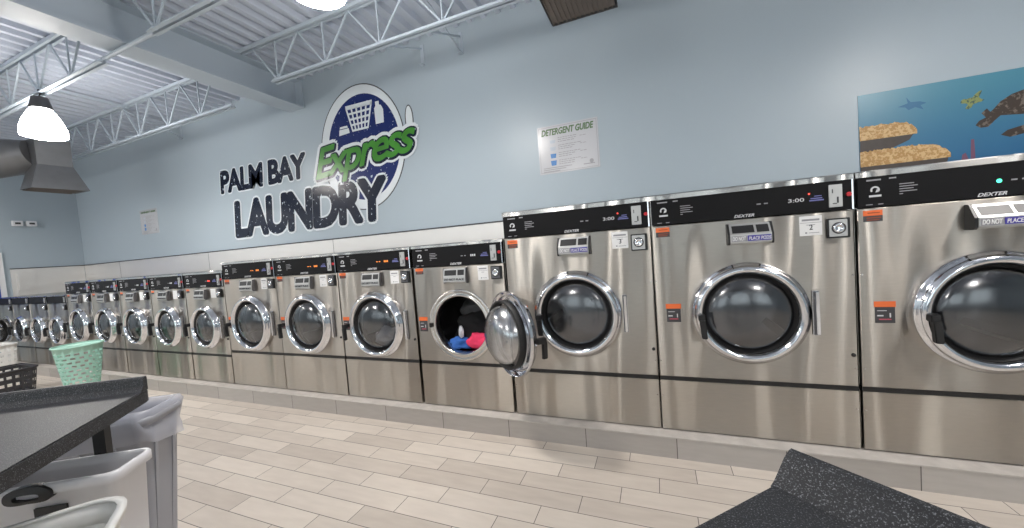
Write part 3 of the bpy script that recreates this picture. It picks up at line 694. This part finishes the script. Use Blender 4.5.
    # warning stickers
    if c['w1']:
        x0, x1, z0, z1, y = sticker(c, 'w1', c['w1'], t); zm = lerp(z0, z1, .52)
        s = P('warning_sticker', box_mesh(K('w1'), [(x0, x1, -.001, 0, z0, zm)], 'ink')); obj('orange_header', box_mesh(K('w1b'), [(x0, x1, -.0012, 0, zm, z1)], 'orange'), s)
        if detail: obj('warning_print', box_mesh(K('w1c'), [(x0+.012, x1-.006, -.0018, -.001, lerp(z0, zm, .55), lerp(z0, zm, .72)), (x0+.012, x1-.012, -.0018, -.001, lerp(z0, zm, .2), lerp(z0, zm, .35)), (x0+.016, x1-.010, -.0018, -.001, lerp(zm, z1, .45), lerp(zm, z1, .6))], 'darkorange'), s)
    if c['w2']:
        x0, x1, z0, z1, y = sticker(c, 'w2', c['w2'], t); zm = lerp(z0, z1, .74)
        s = P('warning_sticker', box_mesh(K('w2'), [(x0, x1, -.001, 0, z0, zm)], 'ink')); obj('orange_header', box_mesh(K('w2b'), [(x0-.003, x1+.003, -.0012, 0, zm, z1)], 'orange'), s)
        if detail:
            obj('warning_print', box_mesh(K('w2c'), [(x0+.008, x0+.030, -.0018, -.001, lerp(z0, zm, .42), lerp(z0, zm, .50)), (x1-.020, x1-.015, -.0018, -.001, lerp(z0, zm, .35), lerp(z0, zm, .62)), (x0+.008, x1-.030, -.0018, -.001, lerp(z0, zm, .75), lerp(z0, zm, .79))], 'lightink'), s)
            obj('warning_line', box_mesh(K('w2d'), [(x0+.014, x1-.014, -.0018, -.001, lerp(z0, zm, .20), lerp(z0, zm, .26))], 'pinkink'), s)
    # soap dispenser
    if c['disp']:
        q = c['disp']; x0, x1, z0, z1 = q[0]-W/2+.008, q[1]-W/2+.0, q[2], q[3]; d = .062 if cls == 'large' else .034; ce = .010 if cls == 'large' else .004; zk = lerp(z0, z1, .46)
        def hous(): return MB().prism_yz([(0, z1), (-.022, z1), (-d, zk), (-d-.002, z0+.010), (-d+.008, z0), (0, z0)], x0, x1).mesh('soap', 'silver', bevel=.0015)
        s = P('soap_dispenser', cached(K('soap'), hous))
        for sd, (a, b) in enumerate(((x0-ce, x0), (x1, x1+ce))):
            obj('end_cap', cached(K('soapcap%d' % sd), lambda: MB().prism_yz([(0, z1+.003), (-.024, z1+.002), (-d+.004, zk+.0), (-d+.004, z0+.008), (-d+.012, z0-.003), (0, z0-.003)], a, b).mesh('cap', 'black' if cls == 'large' else 'drum')), s)  # on smaller washers the cap grey stands in for shade on the side
        def wnd():
            m = MB()
            def on(f): return (lerp(-.022, -d, f)-.0012, lerp(z1, zk, f)+.0012)
            for a, b in ((.06, .60), (.66, .95)):
                X0, X1 = lerp(x0, x1, a), lerp(x0, x1, b); (ya, za), (yb, zb_) = on(.2), on(.86)
                m.add([(X0, ya, za), (X1, ya, za), (X1, yb, zb_), (X0, yb, zb_)], [(0, 1, 2, 3)])
                m.add([(X0, ya+.001, za-.001), (X1, ya+.001, za-.001), (X1, yb+.001, zb_-.001), (X0, yb+.001, zb_-.001)], [(0, 1, 2, 3)])
            return m.mesh('window', 'black')
        obj('soap_hatch', cached(K('soapw'), wnd), s)
        zz0, zz1 = z0+.013, zk-.006
        if cls == 'large':
            obj('blue_strip', box_mesh(K('bs'), [(lerp(x0, x1, .42), x1-.004, -d-.004, -d-.0008, zz0, zz1)], 'blueink'), s)
            obj('warning_lettering', cached(K('soaptxt'), lambda: text_box('wl', 'DO NOT', lerp(x0, x1, .05), lerp(x0, x1, .38), zz0+.004, zz1-.004, -d-.002, 'white', .02, .15, .002)), s)
            obj('warning_lettering', cached(K('soaptxt2'), lambda: text_box('wl', 'PLACE PODS', lerp(x0, x1, .45), lerp(x0, x1, .97), zz0+.005, zz1-.006, -d-.004, 'white', .01, .15, .001)), s)
            obj('warning_backing', box_mesh(K('bk'), [(lerp(x0, x1, .03), lerp(x0, x1, .41), -d-.0022, -d-.0006, zz0, zz1)], 'greyink'), s)
        else:
            obj('warning_lettering', cached(K('soaptxt'), lambda: text_box('wl', 'DO NOT PLACE', lerp(x0, x1, .05), lerp(x0, x1, .95), zz0+.006, zz1-.006, -d-.002, 'ink', .02, .1, .002)), s)
    # key hole dot and corner screws
    P('key_lock', cached(K('key'), lambda: MB().lathe_y([(.009, 0), (.009, -.006), (.006, -.008)], W/2-.024, c['seam']+.166, 14, cap0=True, cap1=True).mesh('key', 'black')))
    if detail > 1:
        for k1, zz in enumerate((c['seam']-.10, c['seam']+.10, c['dz']+.18)):
            for k2, xx in enumerate((-W/2+.016, W/2-.016)):
                P('screw', cached(K('screw%d%d' % (k1, k2)), lambda: MB().lathe_y([(.005, 0), (.004, -.003)], xx, zz, 10, cap0=True, cap1=True).mesh('screw', 'cap')))
    # door opening, drum, door
    R = c['R']; cz = c['dz']; n = c['n']
    P('door_frame', cached(K('dframe'), lambda: MB().lathe_y([(R*.985, .001), (R*.98, -.006), (R*.93, -.008), (R*.90, -.004), (R*.86, -.004), (R*.835, -.010), (R*.80, -.010), (R*.785, .0), (R*.78, .06)], 0, cz, n).mesh('dframe', 'cap')))
    def drum():
        m = MB(); m.lathe_y([(R*.79, .05), (R*1.08, .08), (R*1.08, .50), (R*.9, .52), (.01, .53)], 0, cz, n)
        for k in range(3):
            a = .9+k*2*PI/3; m.box(-.02, .02, .10, .50, -R*1.08, -R*.86)
            vs = m.v[-8:]; m.v[-8:] = [(x*math.cos(a)-z*math.sin(a), y, cz+x*math.sin(a)+z*math.cos(a)) for x, y, z in vs]
        return m.mesh('drum', 'drum')
    P('drum', cached(K('drum'), drum))
    ring, gasket, glass, bowl = door_meshes(cls)
    hb = R*1.045
    P('door_hinge', box_mesh(K('hinge'), [(hb-.006, hb+.022, -.012, 0, cz-.110, cz+.110, 1), (hb+.004, hb+.018, -.026, -.008, cz-.104, cz+.104, 0)], ['chrome', 'drum'], .002))
    piv = R*1.02
    if open_deg:
        e = bpy.data.objects.new('hinged_door', ring); COL.objects.link(e); e.parent = t
        mt = Matrix.Translation((piv, -.03, cz)) @ Matrix.Rotation(math.radians(open_deg), 4, 'Z') @ Matrix.Translation((-piv, .03-.0, 0))
        e.matrix_local = mt
    else:
        e = obj('door', ring, t, (0, 0, cz))
    if open_deg: e.name = 'door'
    obj('gasket', gasket, e); obj('glass', bowl if open_deg else glass, e)
    h0, h1 = c['hz']
    def handle():
        m = MB(); x = c['hx']; w = .016 if cls == 'large' else .013
        m.box(x-w, x+w, -.088, -.030, h0-.02, h0+.012); m.prism_xz([(x-w*.8, h0-.015), (x+w, h0-.012), (x+w*1.4, h1), (x-w*.3, h1+.002)], -.094, -.066)
        return m.mesh('handle', 'black', bevel=.003)
    obj('latch_handle', cached(K('handle'), handle), e)
    if open_deg:
        P('door_catch', box_mesh(K('catch'), [(-R*.93-.012, -R*.93+.012, -.016, -.004, cz-.016, cz+.016)], 'black', .003))
    return t
MT['legendblue'] = mat('legend_print', (.16, .17, .42), .45)
MT['darkorange'] = mat('dark_orange_print', (.30, .06, .02), .5)
MT['pinkink'] = mat('pink_print', (.55, .08, .12), .5)

SA, SB_, SCx, SD = .8721, -.0301, -.9279, -1.664
G1 = 'large stainless front loading washers'; G2 = 'medium stainless front loading washers'; G3 = 'narrow stainless front loading washers'; G4 = 'low compact front loading washers'
wa = washer('large', SA, 'largest stainless washer cut off at the right edge, green light on its panel', G1, None, led='led_red')
washer('large', SB_, 'large stainless washer with the number 2 sticker, second from the right', G1, '2', led='lightink')
washer('large', SCx, 'large stainless washer right of the open one, partly hidden behind the open round door', G1, '3', led='lightink')
S = [-.9279, -1.664, -2.3937, -3.1088, -3.8257]
labs = ['medium stainless washer with its door swung open and pink and blue clothes inside',
        'medium stainless washer with white laundry behind its glass, left of the open one',
        'medium stainless washer third from the left of the medium four, empty drum',
        'medium stainless washer at the left end of the medium row beside the narrow ones']
labs[2] = 'medium stainless washer directly left of the one with white laundry, dark drum'
for i in range(4):
    washer('medium', (S[i]+S[i+1])/2-CL['medium']['W']/2, labs[i], G2, None, open_deg=(141 if i == 0 else 0), led=['lightink', 'led_orange', 'led_orange', 'led_orange'][i], detail=1)
pos = ['first', 'second', 'third', 'fourth', 'fifth']
for i in range(5):
    washer('small', -3.8257-.626*(i+1), ['narrow stainless washer directly left of the medium washers, red digits on its panel', 'narrow stainless washer, second left of the medium washers', 'narrow stainless washer in the middle of the narrow five, green tint on its lower panel', 'narrow stainless washer above and right of the mint basket, fourth of the narrow five', 'narrow stainless washer at the left end of the narrow five, behind the mint basket'][i], G3, None, led='led_red' if i == 0 else 'lightink', detail=0)
for i in range(4):
    washer('compact', -6.9557-.55*(i+1), ['low compact washer right next to the taller narrow washers', 'low compact washer, second left of the narrow washers', 'low compact washer between the second and the open door one at far left', 'low compact washer at the far left with its round door swung open'][i], G4, None, open_deg=(141 if i == 3 else 0), detail=0)
# green ready light on the largest washer
u = SA+.474
obj('green_light', MB().lathe_y([(.008, -.006), (.008, -.004)], .474-.451, 1.229, 14, cap0=True, cap1=True).mesh('gl', 'led_green'), wa)

# ------------------------------------------------------------------ clothes in the drums
def cloth(name, label, c, s, matn, seed, cat='clothes', group=None, rough=.35):
    me = bpy.data.meshes.new(name); bm = bmesh.new(); bmesh.ops.create_icosphere(bm, subdivisions=4, radius=1)
    for v in bm.verts:
        p = v.co.copy(); n1 = noise.noise(p*1.6+Vector((seed, 0, 0))); n2 = noise.turbulence(p*2.6+Vector((0, seed, 0)), 4, True)
        k = 1+rough*n1+.22*(n2-.5); v.co = Vector((p.x*s[0]*k, p.y*s[1]*k, max(p.z, -.75)*s[2]*k))
    for f in bm.faces: f.smooth = True
    bm.to_mesh(me); bm.free(); me.materials.append(MT[matn])
    o = obj(name, me, None, c); tag(o, label, cat, group); return o
for nme, col in (('cloth_black', (.012, .012, .014)), ('cloth_pink', (.75, .04, .12)), ('cloth_blue', (.03, .12, .42)), ('cloth_grey', (.11, .11, .115)), ('cloth_white', (.55, .57, .62))):
    MT[nme] = mat(nme, col, .9, noise_amt=.15, noise_scale=30)
xo = -1.296; zo = KB+.593
cloth('dark_shirt', 'black crumpled clothes heaped inside the open washer', (xo+.01, .22, zo-.09), (.20, .12, .14), 'cloth_black', 3, group=None)
cloth('grey_shirt', 'dark grey crumpled top on the heap inside the open washer', (xo-.03, .30, zo+.07), (.13, .08, .07), 'cloth_grey', 9)
cloth('pink_shirt', 'bright pink garment at the lower right of the open washer drum', (xo+.095, .09, zo-.135), (.095, .045, .06), 'cloth_pink', 5)
cloth('blue_shirt', 'blue garment at the lower left of the open washer drum', (xo-.07, .09, zo-.155), (.085, .045, .05), 'cloth_blue', 6)
cloth('white_sock', 'small white cloth between the black clothes in the open washer', (xo-.045, .075, zo-.07), (.02, .015, .045), 'cloth_white', 8)
cloth('white_towel', 'white laundry lying in the washer left of the open one', (-2.02, .14, zo-.13), (.15, .08, .08), 'cloth_white', 12)

# ------------------------------------------------------------------ folding tables
def table(corner, ga, fa, G, F, z0, zs, zt, label, rim_front, legs, rimw=.022):
    """corner + G along ga (rim edge) and F along fa; rim along ga"""
    t = thing('folding_table', label, 'table', (corner[0], corner[1], 0))
    g = Vector((math.cos(ga), math.sin(ga))); f = Vector((math.cos(fa), math.sin(fa)))
    def q(a, b): return tuple(g*a+f*b)
    m = MB(); m.prism_xy([q(0, 0), q(G, 0), q(G, F), q(0, F)], z0, zs); obj('tabletop', m.mesh('top', 'granite', bevel=.004), t)
    m = MB(); prof = [(0, zs-.002), (0, zt-.005), (.005, zt), (rimw-.006, zt), (rimw, zt-.006), (rimw+.004, zs+.018), (rimw+.018, zs+.003), (rimw+.03, zs-.002)]
    if rimw > .04: prof = [(0, zs-.002), (0, zt-.003), (.003, zt), (.010, zt-.001), (.024, zt-.010), (.042, zs+.016), (.054, zs+.004), (.064, zs-.002)]
    rings = [[(*(g*a+f*b), z) for b, z in prof] for a in (0, G)]
    m.loft(rings, True, True, True, False); obj('back_rim', m.mesh('rim', 'granite'), t)
    for a, b in legs:
        c = g*a+f*b; m = MB(); m.box(-.017, .017, -.017, .017, 0, z0, rot=fa); m.v = [(x+c.x, y+c.y, z) for x, y, z in m.v]
        obj('leg', m.mesh('leg', 'black'), t)
    return t
table((-1.81, -1.458), math.radians(212.4), math.radians(-48), 1.6, .78, .752, .80, .85,
      'black speckled laminate folding table with a raised rim at the lower left', True, [(.150, .022), (1.4, .10), (.13, .64), (1.4, .64)])
table((.198, -1.462), math.radians(-41), math.radians(225.5), 1.5, .74, .752, .80, .845,
      'black speckled laminate folding table with a pointed corner at the bottom right', True, [(.3, .15), (1.3, .15), (.3, .6), (1.3, .6)], .05)

# ------------------------------------------------------------------ bins and baskets
def rrect(L, Wd, r, n=6):
    p = []
    for cx, cy, a0 in ((L/2-r, Wd/2-r, 0), (-L/2+r, Wd/2-r, PI/2), (-L/2+r, -Wd/2+r, PI), (L/2-r, -Wd/2+r, 1.5*PI)):
        for i in range(n+1): a = a0+PI/2*i/n; p.append((cx+r*math.cos(a), cy+r*math.sin(a)))
    return p
def bin_body(L, Wd, H, r, taper, matn, lip=.012, th=.006, z0=0.):
    m = MB(); rings = []
    def R(k, z, d=0): return [(x*k*(1+2*d/L), y*k*(1+2*d/Wd), z) for x, y in rrect(L, Wd, r)]
    k0 = taper
    rings = [R(k0, z0), R(k0*.5+.5, H*.5), R(.985, H-.035), R(1, H-.033, lip), R(1, H-.006, lip), R(1, H, lip*.6), R(1, H, -.004), R(1, H-.03, -th), R(k0, z0+.02, -th)]
    m.loft(rings, True, True, True, True)
    return m.mesh('body', matn)
# tall grey bin behind the left table
G = math.radians(212.4)
tb = thing('waste_bin', 'tall grey plastic bin with a clear liner behind the left folding table', 'bin', (-2.33, -1.42, 0), G)
obj('bin_body', bin_body(.50, .235, .62, .045, .80, 'plastic_grey'), tb)
m = MB()
for xx in (-.13, 0, .13):
    for s in (-1, 1): m.add([(xx*.82-.012, s*.100, .03), (xx*.82+.012, s*.100, .03), (xx+.012, s*.122, .57), (xx-.012, s*.122, .57), (xx*.82-.012, s*.09, .03), (xx*.82+.012, s*.09, .03), (xx+.012, s*.11, .57), (xx-.012, s*.11, .57)], [(0, 1, 2, 3), (0, 3, 7, 4), (1, 5, 6, 2)])
for yy in (-.055, .055):
    for s in (-1, 1): m.add([(s*.203, yy*.82-.008, .03), (s*.203, yy*.82+.008, .03), (s*.253, yy+.008, .57), (s*.253, yy-.008, .57), (s*.19, yy*.82-.008, .03), (s*.19, yy*.82+.008, .03), (s*.24, yy+.008, .57), (s*.24, yy-.008, .57)], [(0, 1, 2, 3), (0, 3, 7, 4), (1, 5, 6, 2)])
obj('body_rib', m.mesh('ribs', 'plastic_grey'), tb)
m = MB(); rings = []
base = rrect(.50, .235, .045, 24)
for z, off, am in ((.50, .006, .006), (.54, .008, .010), (.58, .012, .008), (.625, .014, .008), (.648, .006, .006), (.645, -.008, .004), (.60, -.018, .004), (.40, -.03, .01)):
    rg = []
    for i, (x, y) in enumerate(base):
        a = math.atan2(y, x); w = noise.noise(Vector((x*14, y*14, z*22)))
        d = off+am*math.sin(a*11+z*40)+am*1.4*w
        rg.append((x*(1+2*d/.50), y*(1+2*d/.235), z+(.030*math.sin(a*3+1)+.03*w)*(z < .60)+.012*w))
    rings.append(rg)
m.loft(rings, True); obj('bin_liner', m.mesh('liner', 'liner'), tb)
# white bin with black handle below the table
wb = thing('laundry_bin', 'white plastic bin with a black handle below the left table', 'bin', (-1.919, -1.695, 0), G)
obj('bin_body', bin_body(.50, .155, .60, .03, .86, 'plastic_white', lip=.010), wb)
def handle_ring(w, h, r, y, cx, cz, s=1):
    m = MB(); pts = [(cx+w*math.cos(2*PI*i/24), y-.012*s*abs(math.sin(PI*i/24)), cz+h*math.sin(2*PI*i/24)) for i in range(25)]
    m.tube(pts, r, 8, caps=False); return m
hx_ = -.035
m = MB(); ro, ri = [], []
for k in range(32):
    a = 2*PI*k/32; cx_, sx_ = math.cos(a), math.sin(a); e = lambda v, p: math.copysign(abs(v)**p, v)
    ro.append((hx_+.062*e(cx_, .7), .572+.026*e(sx_, .8)+.006*(1-abs(cx_)))); ri.append((hx_+.034*e(cx_, .6), .572+.010*e(sx_, .7)))
m.loft([[(x, .072, z) for x, z in ro], [(x, .096, z) for x, z in ro], [(x, .100, z) for x, z in ri], [(x, .080, z) for x, z in ri]], True, False, False, False)
obj('handle', m.mesh('h', 'black'), wb)
m = MB(); m.prism_xz(ri, .082, .084); obj('handle_slot', m.mesh('hs', 'plastic_white'), wb)
m = MB(); m.box(hx_-.085, hx_+.0, .068, .082, .485, .525); obj('label_plate', m.mesh('lp', 'black'), wb)
# perforated baskets
def perforated(L, Wd, H, r, taper, matn, rows, cols, z0=0., hole=.6, stag=True, circ=False, rim=.012):
    """open basket wall with real holes, floor and rolled rim"""
    def path(u, k):
        if circ: return (L/2*k*math.cos(2*PI*u), Wd/2*k*math.sin(2*PI*u))
        p = rrect(L, Wd, r, 8); n = len(p)
        ln = [0]
        for i in range(n): a, b = p[i], p[(i+1) % n]; ln.append(ln[-1]+math.hypot(a[0]-b[0], a[1]-b[1]))
        d = (u % 1)*ln[-1]
        for i in range(n):
            if d <= ln[i+1]:
                f = (d-ln[i])/(ln[i+1]-ln[i]+1e-12); a, b = p[i], p[(i+1) % n]
                return ((a[0]+(b[0]-a[0])*f)*k, (a[1]+(b[1]-a[1])*f)*k)
        return (p[0][0]*k, p[0][1]*k)
    def P3(u, z):
        k = taper+(1-taper)*(z-z0)/(H-z0); x, y = path(u, k); return (x, y, z)
    m = MB(); zb, zt = z0+.05*(H-z0), H-.10*(H-z0); us = [0, (1-hole)/2, 1-(1-hole)/2, 1]
    zc = [0, .24, .76, 1]
    for j in range(rows):
        za, zb2 = lerp(zb, zt, j/rows), lerp(zb, zt, (j+1)/rows)
        for i in range(cols):
            o = (i+(.5 if stag and j % 2 else 0))/cols
            for a in range(3):
                for b in range(3):
                    if a == 1 and b == 1: continue
                    q = [P3(o+us[a]/cols, lerp(za, zb2, zc[b])), P3(o+us[a+1]/cols, lerp(za, zb2, zc[b])), P3(o+us[a+1]/cols, lerp(za, zb2, zc[b+1])), P3(o+us[a]/cols, lerp(za, zb2, zc[b+1]))]
                    m.add(q, [(0, 1, 2, 3)])
    N = 64
    ring = lambda z, d=0: [tuple(c*(1+d) if i < 2 else c for i, c in enumerate(P3(k/N, z))) for k in range(N)]
    m.loft([ring(z0), ring(zb)], True, True, False); m.loft([ring(zt), ring(H-.01), ring(H-.012, .05), ring(H, .05), ring(H, -.01)], True)
    me = m.mesh('basket', matn, recalc=False)
    bm = bmesh.new(); bm.from_mesh(me); bmesh.ops.remove_doubles(bm, verts=bm.verts, dist=.0004); bmesh.ops.recalc_face_normals(bm, faces=bm.faces); bm.to_mesh(me); bm.free()
    return me
def solid(o, t): md = o.modifiers.new('thickness', 'SOLIDIFY'); md.thickness = t; md.offset = 0; return o
o = solid(obj('laundry_basket', perforated(.345, .345, .575, .1, .58, 'basket_green', 12, 16, circ=True, hole=.66), None, (-5.53, -.42, 0)), .006)
tag(o, 'mint green woven plastic laundry basket on the floor beyond the left table', 'basket')
o = solid(obj('laundry_basket', perforated(.50, .36, .29, .05, .86, 'basket_black', 3, 26, hole=.7, stag=False), None, (-6.90, -.56, 0)), .006)
tag(o, 'low black slatted basket on the floor at the left edge', 'basket')
o = solid(obj('laundry_basket', perforated(.42, .30, .46, .05, .86, 'basket_white', 6, 24, hole=.5, stag=False), None, (-8.15, -.32, 0)), .006)
tag(o, 'white perforated basket behind the black one at the left edge', 'basket')
# large white basket in the bottom left corner
A = math.radians(56)
o = solid(obj('laundry_basket', perforated(.52, .40, .585, .09, .80, 'basket_white', 5, 26, hole=.35, stag=False), None, (-1.485, -1.985, 0)), .008)
o.rotation_euler = (0, 0, A)
tag(o, 'white plastic laundry basket cut off at the bottom left corner', 'basket')
